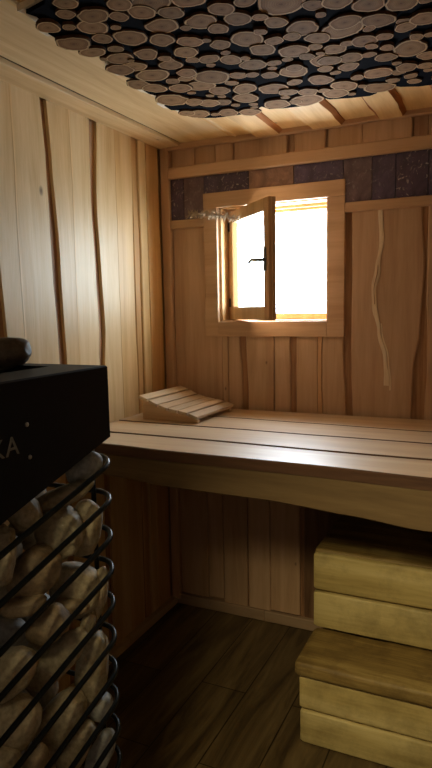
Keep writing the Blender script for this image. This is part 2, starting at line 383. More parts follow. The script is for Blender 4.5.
# lower field, from the floor to the casing and the rails
zb = lambda: random.uniform(.050, .072)
fA = edge(0, .003, [(0, .385), (1.1, .398), (1.4, .384)], 41); fB = edge(0, .003, [(0, .43), (1.1, .424), (1.4, .418)], 42)
w_(.048, .30, .9, 1.38, .018, tint=(.98, .93, .9)); w_(.048, .23, 1.379, 1.90, .018, tint=(.98, .93, .9)); w_(.048, .2, zb(), .9, .018, tint=(.9, .86, .8)); w_(.202, .283, zb(), .9, .018, tint=(.96, .92, .88))
w_(.299, .326, .9, 1.38, .018, tint=(.98, .94, .9)); w_(.329, fA, .9, 1.38, .018, tint=(1.0, .95, .92))
w_(.286, .41, zb(), .9, .018, tint=(.92, .88, .84))
w_(fB, .554, .9, 1.38, .018, tint=(1.0, .97, .93)); w_(.557, edge(.632, .003, None, 44), .9, 1.38, .018, tint=(.97, .92, .88))
w_(.418, .528, zb(), .9, .022, tint=(1.05, 1.0, .95)); w_(.531, .676, zb(), .9, .026, tint=(1.08, 1.02, .95)); w_(.69, .87, .03, .9, .008, mi=1, tint=(.5, .5, .5))
w_(edge(.662, .003, None, 45), edge(.757, .003, None, 46), .9, 1.38, .018, tint=(.99, .95, .9))
w_(edge(.757, .003, None, 46), edge(.776, .004, None, 47), .9, 1.38, .019, tint=(1.14, 1.02, .86), c=.002)
w_(edge(.777, .004, None, 47), edge(0, .002, [(.9, .888), (1.36, .87), (1.4, .87)], 48), .9, 1.38, .018, tint=(.98, .94, .9))
# right field
a1 = edge(0, .002, [(.9, .918), (1.2, .905), (1.9, .905)], 49)
sq = [(1.03, 1.062), (1.18, 1.056), (1.27, 1.048), (1.39, 1.020), (1.50, 1.0), (1.56, .997), (1.65, 1.012), (1.76, 1.027), (1.88, 1.020)]
b1 = edge(0, .002, [(.9, 1.152), (1.04, 1.156), (1.23, 1.160), (1.39, 1.186), (1.63, 1.196), (1.9, 1.182)], 50)
b2 = edge(0, .003, [(.9, 1.206), (1.04, 1.208), (1.23, 1.213), (1.39, 1.212), (1.63, 1.206), (1.9, 1.206)], 51)
w_(a1, b1, .9, 1.90, .018, tint=(.98, .93, .9)); w_(b2, 1.40, .9, 1.90, .018, tint=(1, .95, .9))
sqc = lambda wd, o: (lambda v: interp(sq, v) + o + 1.4 * wd * (.6 + .5 * noise.noise(Vector((v * 9, 3, 1)))))
w_(sqc(-.011, 0), sqc(.011, 0), 1.16, 1.885, .0215, tint=(1, 1, 1), c=.002, n=60, side=2, mi=2)
w_(sqc(-.003, .012), sqc(.004, .013), 1.14, 1.42, .0195, tint=(1, 1, 1), c=.001, n=30, side=2, mi=2)
w_(sqc(-.001, .001), sqc(.002, .001), 1.50, 1.66, .023, mi=1, tint=(.8, .7, .6), c=.0008, n=20)
for a in (1.43, 1.66, 1.88): w_(edge(a, .004, None, a), edge(a + .2, .004, None, a + 9), .9, 1.90, .018, tint=tnt(.04))
for k, a in enumerate((.88, 1.06, 1.25, 1.44, 1.63, 1.82)): w_(a, a + .175, zb(), .9, .02, tint=tnt(.04))
# short blocks above the beam
xs = [.048, .172, .279, .368, .535, .626, .650, .790, .800, .946, 1.141, 1.20, 1.36, 1.5, 1.7, 1.9, XR]
tk = [.012, .012, .02, .012, .03, .012, .02, .004, .02, .03, .012, .02, .012, .02, .012, .02]
for i in range(len(xs) - 1):
    if tk[i] > .005: w_(xs[i] + .001, xs[i + 1] - .001, 2.13, 2.25, tk[i], tint=tnt(.05, .02, .98 if tk[i] < .02 else 1.06), n=2)
wb = struct(mb.build('wall_back', [M['wall_x'], M['bark_z'], M['sapwood']]))

# right and rear walls, behind the camera's view
mb = MB(); mb.box((XR, YR - .1, 0), (XR + .1, .12, 2.30), 1, g)
PR = lambda u, v, d: Vector((XR - d, u, v)); PF = lambda u, v, d: Vector((u, YR + d, v))
y = YR + .02
while y < -.1: board(mb, PR, y, min(y + .17, -.02), .03, 2.24, .02, tint=tnt(.05)); y += .18
struct(mb.build('wall_right', [M['wall_y'], M['bark_z']]))
mb = MB(); mb.box((-.1, YR - .1, 0), (XR + .1, YR, 2.30), 1, g)
x = .02
while x < XR - .05: board(mb, PF, x, min(x + .17, XR - .01), .03, 2.24, .02, tint=tnt(.05)); x += .18
struct(mb.build('wall_rear', [M['wall_x'], M['bark_z']]))

# ------------------------------------------------------------------ ceiling
mb = MB(); mb.box((-.1, YR - .1, 2.262), (XR + .1, .16, 2.36), 0, (.9, .8, .7))
w_ = lambda *a, **k: board(mb, PC, *a, **k)
w_(.09, .13, YR, -.02, .003, mi=1, side=1, tint=(.3, .3, .3)); w_(.35, .40, YR, -.02, .004, mi=1, side=1, tint=(.3, .3, .3))  # strips tinted near black, painting shade into the gaps between boards
w_(.121, edge(.371, .003, None, 60), YR, -.02, .012, tint=(1.02, .98, .9), c=.001, n=60); w_(edge(.385, .004, None, 61), .40, YR, -.02, .02, tint=(1.04, 1.0, .92))
# overlapping live-edged boards; the ones in front overlap the ones behind
cx = [(0, 0, 0, 0)]
xe = [.372, .488, .598, .730, .870, 1.005, 1.115, 1.245, 1.385, 1.51, 1.66, 1.80, 1.95, 2.09]
for k in range(len(xe) - 1): cx.append((xe[k] - .006, xe[k + 1] + .004, .016 if k % 2 == 0 else .034, k + 1))
for a, b, t, s in cx[1:]:
    w_(edge(a, .010, None, 70 + s), edge(b, .010, None, 80 + s), YR, -.02, t, tint=(1.05 + .05 * (s % 2), .96 + .04 * (s % 2), .80), c=.006 + .008 * (s % 2 == 0), n=60, side=1)
struct(mb.build('ceiling', [M['ceil'], M['edge_y']]))
# mouldings at the ceiling
mb = MB(); board(mb, lambda u, v, d: Vector((u, v, 2.255 - d)), 0.0, edge(.108, .003, None, 62), YR, -.0, .016, tint=(1.0, .95, .86), n=60, c=.001)
board(mb, PL, lambda v: 2.222 + .008 * noise.noise(Vector((v * 4, 1, 9))), 2.235, YR, -.0, .03, tint=(1.02, .98, .9)) if False else None
struct(mb.build('trim_1', [M['ceil'], M['edge_y']]))
mb = MB(); board(mb, lambda u, v, d: Vector((v, .0 - u, 2.25 - d)), 0.0, edge(.03, .002, None, 63), .046, XR, .024, tint=(1.0, .93, .84), n=60)
struct(mb.build('trim_2', [M['beam'], M['edge_x']]))
# long beam under the blocks
PX = lambda u, v, d: Vector((v, .018 - d, u))
mb = MB(); board(mb, PX, 2.098, 2.149, .046, XR, .042, tint=(1.05, 1.0, .93), side=0); struct(mb.build('trim_3', [M['beam'], M['edge_x']]))
# rails at the foot of the tiles
mb = MB(); board(mb, PX, 1.870, 1.910, .046, .219, .03, tint=(1.03, .97, .9), side=0); struct(mb.build('trim_4', [M['beam'], M['edge_x']]))
mb = MB(); board(mb, PX, 1.882, 1.922, .877, XR, .03, tint=(1.05, 1.0, .93), side=0); struct(mb.build('trim_5', [M['beam'], M['edge_x']]))
# skirting
mb = MB()
for a, b in ((.002, .21), (.212, .50), (.502, .87), (.872, 1.4), (1.402, XR)):
    board(mb, PX, 0.0, .052 + random.uniform(-.002, .003), a, b, .03, tint=tnt(.06, 0, .72), side=0, n=3)
struct(mb.build('baseboard_back', [M['beam'], M['edge_x']]))
mb = MB()
for a, b in ((-.45, -.0), (-.9, -.452), (-1.6, -.902), (YR, -1.602)):
    board(mb, lambda u, v, d: Vector((d, v, u)), 0.0, .036, a, b, .03, tint=tnt(.06, 0, .8), side=0, n=3)
struct(mb.build('baseboard_left', [M['ceil'], M['edge_y']]))

# slate tile frieze
fr = bpy.data.objects.new('trim_6', None); COL.objects.link(fr); struct(fr)
tiles = [(.046, .116, 'slate_marked', .8), (.116, .221, 'slate_grey', 1), (.221, .443, 'slate_marked', 1), (.443, .652, 'slate_brown', 1), (.652, .868, 'slate', 1), (.868, .985, 'slate_grey', 1), (.985, 1.079, 'slate', 1), (1.079, 1.205, 'slate_marked', 1), (1.205, 1.42, 'slate', 1), (1.42, 1.64, 'slate_brown', 1), (1.64, 1.86, 'slate', 1), (1.86, XR, 'slate_grey', 1)]
for i, (a, b, k, _) in enumerate(tiles):
    mb = MB(); z0 = 2.018 if .219 < (a + b) / 2 < .877 else (1.91 if a < .5 else 1.922)
    mb.box((a + .001, -.002 - .001 * (i % 2), z0), (b - .001, .019, 2.098), bev=.002)
    t = mb.build('slate_tile', M[k], fr, origin=((a + b) / 2, -.01, 2.05))
    t['label'] = {'slate': 'dark purple-grey slate tile', 'slate_marked': 'dark slate tile with white scratches', 'slate_brown': 'plain brown stone tile', 'slate_grey': 'mottled grey-brown slate tile'}[k]

# ------------------------------------------------------------------ window
win = bpy.data.objects.new('window_1', None); COL.objects.link(win); struct(win); win.location = (.545, 0, OZ0)
mb = MB()
mb.box((.219, -.010, 1.364), (.286, .019, 1.960), bev=.003, tint=(1.02, .97, .9)); mb.box((.800, -.010, 1.364), (.876, .019, 1.950), bev=.003, tint=(1.05, .98, .9))
mb.box((.219, -.012, 1.951), (.876, .019, 2.018), bev=.003, tint=(1.05, 1.0, .92)); mb.box((.286, -.011, 1.364), (.800, .019, 1.433), bev=.003, tint=(1.04, .98, .9))
mb.build('casing', M['beam'], win)
mb = MB()       # fixed frame in the reveal
mb.box((OX0 + .001, .012, OZ0), (OX0 + .014, .15, OZ1), bev=.001); mb.box((OX1 - .008, .012, OZ0), (OX1 - .001, .15, OZ1), bev=.001)
mb.box((OX0, .012, OZ0), (OX1, .15, OZ0 + .006), bev=.001); mb.box((OX0, .012, OZ1 - .006), (OX1, .15, OZ1), bev=.001)
mb.box((OX0, .105, OZ0), (OX1, .15, OZ0 + .034), bev=.003); mb.box((OX0, .105, OZ1 - .03), (OX1, .15, OZ1), bev=.003)
mb.box((OX0, .085, OZ1 - .018), (OX1, .115, OZ1), bev=.002)
mb.box((OX0, .105, OZ0), (OX0 + .03, .15, OZ1), bev=.003); mb.box((OX1 - .03, .125, OZ0), (OX1, .15, OZ1), bev=.003)
mb.build('window_frame', M['sash'], win)
# sash, opened into the room, turned about its left edge
HX, HY, W_, ang = .318, .112, .455, math.radians(-45)
Z0, Z1 = OZ0 + .010, OZ1 - .012
hm = Matrix.Translation((HX, HY, 0)) @ Matrix.Rotation(ang, 4, 'Z')
sash = bpy.data.objects.new('sash', None)
mb = MB(); th = .030
mb.box((0, -th, Z0), (.052, 0, Z1), mat4=hm, bev=.003); mb.box((W_ - .048, -th, Z0), (W_, 0, Z1), mat4=hm, bev=.003, tint=(.9, .8, .78))
mb.box((.052, -th, Z0), (W_ - .048, 0, Z0 + .058), mat4=hm, bev=.002); mb.box((.052, -th, Z1 - .052), (W_ - .048, 0, Z1), mat4=hm, bev=.002)
mb.box((W_ - .002, -th + .012, Z0 + .004), (W_ + .012, -.002, Z1 - .004), mat4=hm, bev=.002, tint=(.8, .7, .7))
sash = mb.build('sash', M['sash'], win)
mb = MB(); mb.box((.048, -.018, Z0 + .05), (W_ - .04, -.012, Z1 - .048), mat4=hm); mb.build('pane', M['glass'], sash)
mb = MB()
hz = 1.69
mb.box((W_ - .042, -th - .006, hz - .045), (W_ - .020, -th, hz + .05), mat4=hm, bev=.002)
mb.tube([hm @ Vector((W_ - .031, -th - .004, hz)), hm @ Vector((W_ - .031, -th - .036, hz)), hm @ Vector((W_ - .040, -th - .042, hz)), hm @ Vector((W_ - .07, -th - .044, hz + .002)), hm @ Vector((W_ - .095, -th - .044, hz - .004)), hm @ Vector((W_ - .112, -th - .042, hz - .010))], [.007, .007, .007, .0065, .006, .005], n=8)
h = mb.build('handle', M['handle'], sash, smooth=True, angle=40); h['label'] = 'grey metal lever handle'
for z in (1.52, 1.87):
    mb = MB(); mb.tube([(HX - .008, HY - .035, z - .02), (HX - .008, HY - .035, z + .02)], .006, n=8); hg = mb.build('hinge', M['hinge'], win, smooth=True, angle=40)
# small marks stuck to the pane
mb = MB()
for k, (du, dz) in enumerate(((.0, .03), (.006, .022), (-.002, .012), (.004, .002), (.0, -.012), (.004, -.020), (.012, -.022), (.02, -.016), (.022, -.008), (.002, -.004))):
    mb.box((.18 + du * 2, -.0205, 1.775 + dz * 1.6), (.188 + du * 2, -.0185, 1.782 + dz * 1.6), mat4=hm, bev=.0005)
mk = mb.build('pane_marks', M['thread'], sash); mk['label'] = 'small grey smudges on the glass'

# ------------------------------------------------------------------ bench
bench = thing('sauna_bench', (1.0, -.45, .9), 'long light wooden upper bench of wide planks under the window', 'bench')
ed = [edge(0, .0, [(0, -.010), (2.1, -.010)], 90),
      edge(0, .003, [(0, -.232), (.4, -.225), (.8, -.240), (1.2, -.255), (2.1, -.25)], 91),
      edge(0, .003, [(0, -.445), (.4, -.449), (.9, -.458), (2.1, -.46)], 92),
      edge(0, .003, [(0, -.668), (.5, -.672), (1.0, -.688), (2.1, -.70)], 93),
      edge(0, .002, [(0, -.80), (.25, -.856), (.5, -.874), (.95, -.878), (1.33, -.897), (2.1, -.90)], 94)]
gap = [.0, .006, .011, .016]
tt = [(.92, .84, .74), (1.0, .97, .93), (1.0, .98, .95), (1.02, 1.0, .97)]
for i in range(4):
    mb = MB(); lo = (lambda v, i=i: ed[i + 1](v) + (0 if i == 3 else gap[i + 1] * .5)); hi = (lambda v, i=i: ed[i](v) - gap[i] * .5)
    board(mb, PH, lo, hi, .004, XR - .03, .036, tint=tt[i], c=.004, n=60, side=1)
    mb.build('plank', [M['bench'], M['edge_x']], bench)
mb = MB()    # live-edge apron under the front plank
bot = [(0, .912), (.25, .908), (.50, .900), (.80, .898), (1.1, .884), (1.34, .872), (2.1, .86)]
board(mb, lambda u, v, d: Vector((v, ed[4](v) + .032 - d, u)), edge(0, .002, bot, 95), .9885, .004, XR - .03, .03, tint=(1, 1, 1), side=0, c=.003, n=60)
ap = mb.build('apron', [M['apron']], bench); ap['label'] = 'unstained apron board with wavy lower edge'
for x in (.30, 1.2, 1.8):
    mb = MB(); mb.box((x, -.835, .93), (x + .05, -.03, .989), bev=.002, tint=(.9, .85, .8)); mb.build('bearer', M['ceil'], bench)

# ------------------------------------------------------------------ headrest
hr = thing('sauna_headrest', (.24, -.22, 1.027), 'slatted wooden wedge headrest lying on the left end of the bench', 'headrest')
rot = Matrix.Translation((.10, -.395, 1.0275)) @ Matrix.Rotation(math.radians(-2), 4, 'Z')
def wedge_z(x): return .092 - .078 * (x / .268) ** 1.0
for y in (0.0, .30):
    mb = MB(); secs = []
    for k in range(13):
        x = .268 * k / 12; z = .088 - .074 * (k / 12) - .012 * math.sin(math.pi * min(1, k / 12 * 1.3))
        secs.append([rot @ Vector((x, y, 0)), rot @ Vector((x, y + .02, 0)), rot @ Vector((x, y + .02, max(z, .008))), rot @ Vector((x, y, max(z, .008)))])
    mb.loft(secs, tint=(.95, .85, .72)); mb.build('side_panel', M['bench'], hr)
for k in range(6):
    x = -.012 + k * .0485
    zc = lambda x: .088 - .074 * (x / .268) - .012 * math.sin(math.pi * min(1, max(0, x / .268) * 1.3))
    za, zb_ = zc(max(0, x + .004)), zc(min(.268, x + .038))
    mm = rot @ Matrix.Translation((x, -.016, za + .0015 + .003)) @ Matrix.Rotation(math.atan2(za - zb_, .034), 4, 'Y')
    mb = MB(); mb.box((0, 0, 0), (.042, .352, .014), bev=.003, mat4=mm, tint=tnt(.08, 0, [1.0, .92, 1.02, .9, 1.02, .72][k])); mb.build('slat', M['slat'], hr)

# ------------------------------------------------------------------ steps
st = thing('wooden_step_unit', (1.2, -.4, 0), 'two-tier worn wooden step unit of thick boards below the bench', 'steps')
def rough_board(name, x0, x1, y0, y1, z0, z1, mat_, tint, seed, bev=.008, lab=None):
    bm = bmesh.new(); nx, ny, nz = 70, 8, 8
    mb = MB(); secs = []
    # rounded rectangular section in y/z, edges worn unevenly along x
    for k in range(nx + 1):
        x = x0 + (x1 - x0) * k / nx; e = bev
        if k == 0 or k == nx: e = bev
        q = []
        ins = bev * .8 if k in (0, nx) else 0
        for (cy, cz, a0) in ((y1 - e, z1 - e, 0), (y0 + e, z1 - e, 90), (y0 + e, z0 + e, 180), (y1 - e, z0 + e, 270)):
            for j in range(4):
                a = math.radians(a0 + j * 30); r = e
                yy, zz = cy + r * math.cos(a), cz + r * math.sin(a)
                nn = noise.noise(Vector((x * 6, a0 + j * .4, seed))) * .0022 + noise.noise(Vector((x * 26, a0 + j * .4, seed + 5))) * .0010
                if a0 in (0, 90): zz += nn * 1.4
                yy += nn
                yc, zc_ = (y0 + y1) / 2, (z0 + z1) / 2
                if ins: yy = yc + (yy - yc) * (1 - ins / abs(y1 - y0)); zz = zc_ + (zz - zc_) * (1 - ins / abs(z1 - z0))
                q.append(Vector((x, yy, zz)))
        secs.append(q)
    mb.loft(secs, tint=tint); o = mb.build(name, mat_, st, smooth=True, angle=50)
    if lab: o['label'] = lab
    return o
SX1 = 1.72
rough_board('riser', .908, SX1, -.738, -.700, .002, .121, M['step_riser'], (1, 1, 1), 1)
rough_board('riser', .906, SX1, -.740, -.700, .130, .249, M['step_riser'], (1.02, 1, .96), 2)
rough_board('tread', .896, SX1, -.762, -.505, .256, .309, M['step_tread'], (1, 1, 1), 3, .014, 'worn brown tread of the lower step')
rough_board('riser', .892, SX1, -.520, -.480, .313, .449, M['step_riser'], (1, 1, 1), 4)
rough_board('riser', .892, SX1, -.520, -.480, .458, .598, M['step_riser'], (.97, .95, .9), 5, .010)
rough_board('tread', .892, SX1, -.500, -.050, .570, .608, M['step_tread'], (.9, .9, .9), 6, .010, 'worn brown tread of the upper step')
for x in (.915, SX1 - .04):
    mb = MB(); mb.box((x, -.70, .002), (x + .03, -.04, .254), bev=.003, tint=(.9, .8, .6)); mb.box((x, -.478, .254), (x + .03, -.06, .569), bev=.003, tint=(.9, .8, .6)); mb.build('side_board', M['step_riser'], st)

# ------------------------------------------------------------------ heater
HT = thing('sauna_heater', (.53, -1.82, 0), 'tall black sauna heater with slanted rod cage and steel top box', 'heater')
HX0, HX1, HY0, HY1, TZ = .30, .760, -2.10, -1.576, 1.385
sl = math.tan(math.radians(15))
zbot = lambda y: 1.235 + (y - HY1) * sl
mb = MB()
ro = .045   # rim width
def wall4(x0, x1, y0, y1, z1, f):
    return [Vector((x0, y0, f(y0) if callable(f) else f)), Vector((x1, y0, f(y0) if callable(f) else f)), Vector((x1, y1, f(y1) if callable(f) else f)), Vector((x0, y1, f(y1) if callable(f) else f))]
b0 = wall4(HX0, HX1, HY0, HY1, 0, zbot); b1 = wall4(HX0, HX1, HY0, HY1, 0, TZ - .003)
b1b = wall4(HX0 + .003, HX1 - .003, HY0 + .003, HY1 - .003, 0, TZ)
i0 = wall4(HX0 + ro, HX1 - .11, HY0 + .09, HY1 - .05, 0, TZ); i1 = wall4(HX0 + ro, HX1 - .11, HY0 + .09, HY1 - .05, 0, TZ - .10)
i2 = wall4(HX0 + .03, HX1 - .03, HY0 + .03, HY1 - .03, 0, lambda y: zbot(y) + .01)
vs = b0 + b1 + b1b + i0 + i1
fs = []
for k in range(4):
    for i in range(4):
        j = (i + 1) % 4; fs.append([k * 4 + i, k * 4 + j, (k + 1) * 4 + j, (k + 1) * 4 + i])
fs.append([16, 17, 18, 19]); fs.append([3, 2, 1, 0])
mb.add(vs, fs); box = mb.build('top_box', M['black_metal'], HT)
cu = bpy.data.curves.new('lettering', 'FONT'); cu.body = 'KA'; cu.size = .046; cu.extrude = .0006; cu.space_character = 1.12; cu.align_x = 'RIGHT'
tmp = bpy.data.objects.new('tmp', cu); COL.objects.link(tmp)
bpy.context.view_layer.update()
me = bpy.data.meshes.new_from_object(tmp.evaluated_get(bpy.context.evaluated_depsgraph_get()))
bpy.data.objects.remove(tmp)
me.transform(Matrix(((0, 0, 1, HX1 + .0008), (1, 0, 0, -1.843), (0, 1, 0, 1.259), (0, 0, 0, 1))))
me.materials.append(M['letter'])
lt = bpy.data.objects.new('lettering', me); COL.objects.link(lt); lt.parent = box; lt.location = (0, 0, 0)
lt.location = HT.location - HT.location; lt.matrix_parent_inverse = Matrix.Identity(4)
for (y, z) in ((-1.821, 1.305), (-1.818, 1.247), (-2.03, 1.305), (-2.03, 1.247)):
    mb = MB(); mb.tube([(HX1 - .001, y, z), (HX1 + .002, y, z), (HX1 + .0035, y, z)], [.004, .004, .002], n=10); mb.build('screw', M['steel'], box, smooth=True, angle=40)
# rods: closed rounded rings lying in slanted planes
def ring(zc, r=.0058):
    x0, x1, y0, y1, c = .315, .756, -2.075, -1.548, .052; pts = []
    for (cx_, cy_, a0) in ((x1 - c, y1 - c, 0), (x0 + c, y1 - c, 90), (x0 + c, y0 + c, 180), (x1 - c, y0 + c, 270)):
        for j in range(7):
            a = math.radians(a0 + j * 15); X, Y = cx_ + c * math.cos(a), cy_ + c * math.sin(a)
            pts.append((X, Y, zc + (Y + 1.60) * math.tan(math.radians(14.0))))
    mb = MB(); mb.tube(pts, r, n=10, closed=True); return mb.build('cage_rod', M['ring_metal'], HT, smooth=True)
RZ = [1.170, 1.090, 1.009, .934, .857, .779, .703, .636, .562, .486, .410, .334, .258]
for z in RZ: ring(z)
for (x, y) in ((.705, -1.568), (.36, -1.568), (.742, -2.03), (.33, -2.03)):
    mb = MB(); mb.tube([(x, y, .04), (x, y, 1.22 + (y + 1.6) * sl + .02)], .0055, n=8); mb.build('cage_post', M['ring_metal'], HT, smooth=True, angle=40)
mb = MB(); mb.box((.38, -1.98, .10), (.51, -1.70, 1.10), bev=.01); mb.build('core', M['black_metal'], HT)
mb = MB(); mb.box((.315, -2.075, .03), (.756, -1.55, .085), bev=.006); mb.build('base_plate', M['black_metal'], HT)
for (x, y) in ((.34, -2.05), (.72, -2.05), (.34, -1.58), (.72, -1.58)):
    mb = MB(); mb.tube([(x, y, .001), (x, y, .01), (x, y, .032)], [.02, .02, .012], n=12); mb.build('foot', M['black_metal'], HT, smooth=True, angle=40)

# ------------------------------------------------------------------ stones
def stone(loc, rad, u, v, mat_, seed, lump=.12, angular=0.0, label=None, group=None, name='river_stone'):
    bm = bmesh.new(); bmesh.ops.create_icosphere(bm, subdivisions=4, radius=1)
    u, v = Vector(u).normalized(), Vector(v).normalized(); w3 = u.cross(v)
    Rm = Matrix((u, v, w3)).transposed()
    for vt in bm.verts:
        p = vt.co.copy(); n1 = noise.noise(p * .9 + Vector((seed * 3.1, seed * 1.7, 0))); n2 = noise.noise(p * 2.3 + Vector((0, seed * 2.3, 7)))
        s = 1 + lump * (n1 * 1.2 + n2 * .45)
        if angular:
            n3 = noise.cell(p * 1.6 + Vector((seed, 0, 0))) - .5; s += angular * (noise.noise(p * 4 + Vector((seed, 2, 3))) + .4 * n3)
        # a fuller, pebble-like outline than a plain ellipsoid
        q = Vector([math.copysign(abs(c) ** .86, c) for c in p])
        vt.co = Rm @ Vector([q[i] * rad[i] * s for i in range(3)])
    me = bpy.data.meshes.new(name); bm.to_mesh(me); bm.free(); me.materials.append(mat_)
    for p in me.polygons: p.use_smooth = True
    o = bpy.data.objects.new(name, me); COL.objects.link(o); o.location = loc
    return tag(o, label, 'stone', group)
ST = [
((0.702,-1.595,1.169),(0.043,0.028,0.031),(0.766,0.428,0.48),(-0.483,-0.109,0.869)),
((0.683,-1.647,1.116),(0.068,0.021,0.025),(0.805,0.436,0.402),(-0.415,-0.071,0.907)),
((0.704,-1.601,1.036),(0.035,0.063,0.038),(0.901,0.404,-0.157),(0.091,0.178,0.98)),
((0.693,-1.67,1.05),(0.047,0.049,0.045),(0.838,0.44,0.322),(-0.343,-0.033,0.939)),
((0.708,-1.784,1.13),(0.028,0.037,0.031),(0.67,0.403,0.623),(-0.609,-0.182,0.772)),
((0.717,-1.853,1.072),(0.023,0.056,0.025),(0.905,0.425,-0.019),(-0.036,0.12,0.992)),
((0.69,-1.75,0.995),(0.043,0.06,0.045),(0.665,0.216,-0.715),(0.615,0.385,0.688)),
((0.688,-1.619,0.907),(0.052,0.056,0.045),(0.766,0.428,0.48),(-0.483,-0.109,0.869)),
((0.719,-1.588,0.888),(0.02,0.059,0.025),(0.901,0.404,-0.157),(0.091,0.178,0.98)),
((0.706,-1.66,0.888),(0.035,0.019,0.025),(0.905,0.425,-0.019),(-0.036,0.12,0.992)),
((0.698,-1.789,0.947),(0.045,0.017,0.025),(0.885,0.439,0.154),(-0.192,0.044,0.98)),
((0.7,-1.728,0.879),(0.048,0.034,0.037),(0.615,0.385,0.688),(-0.665,-0.216,0.715)),
((0.682,-1.687,0.778),(0.087,0.031,0.034),(0.591,0.377,0.713),(-0.686,-0.229,0.69)),
((0.705,-1.601,0.714),(0.034,0.085,0.037),(0.901,0.404,-0.157),(0.091,0.178,0.98)),
((0.682,-1.838,0.83),(0.067,0.041,0.045),(0.766,0.428,0.48),(-0.483,-0.109,0.869)),
((0.693,-1.826,0.733),(0.047,0.051,0.045),(0.802,0.308,-0.512),(0.422,0.316,0.85)),
((0.692,-1.695,0.655),(0.042,0.063,0.045),(0.762,0.28,-0.584),(0.49,0.342,0.802)),
((0.713,-1.591,0.623),(0.027,0.031,0.03),(0.905,0.425,-0.019),(-0.036,0.12,0.992)),
((0.703,-1.663,0.574),(0.03,0.058,0.033),(0.802,0.308,-0.512),(0.422,0.316,0.85)),
((0.708,-1.593,0.501),(0.025,0.059,0.028),(0.835,0.335,-0.436),(0.35,0.288,0.891)),
((0.715,-1.801,0.64),(0.025,0.035,0.027),(0.905,0.425,-0.019),(-0.036,0.12,0.992)),
((0.701,-1.879,0.686),(0.04,0.033,0.036),(0.905,0.425,-0.019),(-0.036,0.12,0.992)),
((0.723,-1.631,0.836),(0.015,0.03,0.025),(0.897,0.398,-0.191),(0.122,0.192,0.974))]
SL = [('stone_grey', 'bluish grey stone just under the right end of the black box'),
      ('stone_beige', 'long flat beige stone lying under the black box edge'),
      ('stone_beige', 'upright smooth stone at the cage corner between the two topmost rods'),
      ('stone_chip', 'round stone with a white chipped hollow in upper cage'),
      ('stone_beige', 'small rough yellowish stone under the box, left of the chipped stone'),
      ('stone_beige', 'rough yellow stone at far left of the cage, topmost there'),
      ('stone_brown', 'big smooth brown oval stone in upper left of the cage'),
      ('stone_beige', 'large pale stone left of the slim upright corner stone'),
      ('stone_beige', 'slim upright pale stone at the cage corner, below the smooth upright one'),
      ('stone_brown', 'small brown stone wedged beneath the large pale stone'),
      ('stone_brown', 'flat stone lying right below the big brown oval stone'),
      ('stone_brown', 'blunt greyish brown stone in the middle of the cage'),
      ('stone_beige', 'very long diagonal stone, the longest one in the cage'),
      ('stone_beige', 'tall narrow stone standing upright at the corner halfway down cage'),
      ('stone_beige', 'large stone with rounded right end at left, below the flat stone'),
      ('stone_beige', 'rounded stone with brown dent low at the left of the cage'),
      ('stone_beige', 'smooth rounded stone below the very long diagonal stone'),
      ('stone_grey', 'small pale grey stone at cage corner below the tall narrow one'),
      ('stone_beige', 'upright stone low in the cage beside the lowest corner stone'),
      ('stone_grey', 'leaning stone with pale tip, lowest at the cage corner'),
      ('stone_brown', 'brown stone at the bottom edge, right of the lowest left stone'),
      ('stone_beige', 'stone at the lower left corner of the photo behind rods'),
      ('stone_beige', 'tiny pale-edged stone tucked at corner above the tall narrow stone')]
for i, ((loc, rad, u, v), (mk_, lb)) in enumerate(zip(ST, SL)):
    stone(loc, rad, u, v, M[mk_], i + 1, lump=.14, angular=.10 if i in (4, 5, 3) else 0.0, label=lb, group='river stones in the heater cage')
# stones filling the cage behind the outer ones
k = 0
rs = random.Random(3)
z = .135
while z < 1.16:
    for (x0, ys) in ((.585, [-1.635, -1.735, -1.835, -1.935]),):
        for y in ys:
            top = zbot(y) - .05
            if z > top: continue
            a = rs.uniform(0, 6.28); u = Vector((math.cos(a) * .5, math.sin(a), rs.uniform(-.5, .5))).normalized(); v = u.cross(Vector((1, 0, .2))).normalized()
            stone((x0 + rs.uniform(-.006, .006), y + rs.uniform(-.01, .01), z + rs.uniform(-.008, .008)), (.049, .041, .038), u, v, M[rs.choice(['stone_beige', 'stone_brown', 'stone_grey'])], 50 + k, label='smooth river stone wedged deeper in the heater cage behind the outer stones', group='stones deeper in the heater cage'); k += 1
    z += .088
z = .125
while z < .44:
    for y in (-1.60, -1.70, -1.80, -1.90):
        stone((.712, y, z), (.044, .036, .024), (0, 1, .2), (0, -.2, 1), M[rs.choice(['stone_beige', 'stone_brown'])], 90 + k, label='beige river stone in the foot of the cage below all the photographed ones', group='stones in the foot of the heater cage'); k += 1
    z += .082
# stones in the well of the top box
stone((.535, -1.632, 1.408), (.060, .034, .040), (.87, .44, .22), (-.22, -.05, .97), M['stone_dark'], 31, .16, label='big dark stone lying on top of the black heater box', name='sauna_stone')
stone((.60, -1.80, 1.335), (.05, .04, .032), (.3, .9, .1), (.9, -.3, 0), M['stone_grey'], 32, .14, label='grey stone down in the box top beside the big dark stone', name='sauna_stone')
stone((.43, -1.80, 1.33), (.05, .045, .035), (.3, .9, .1), (.9, -.3, 0), M['stone_dark'], 33, .14, label='dark stone in the box top behind the grey one', name='sauna_stone')

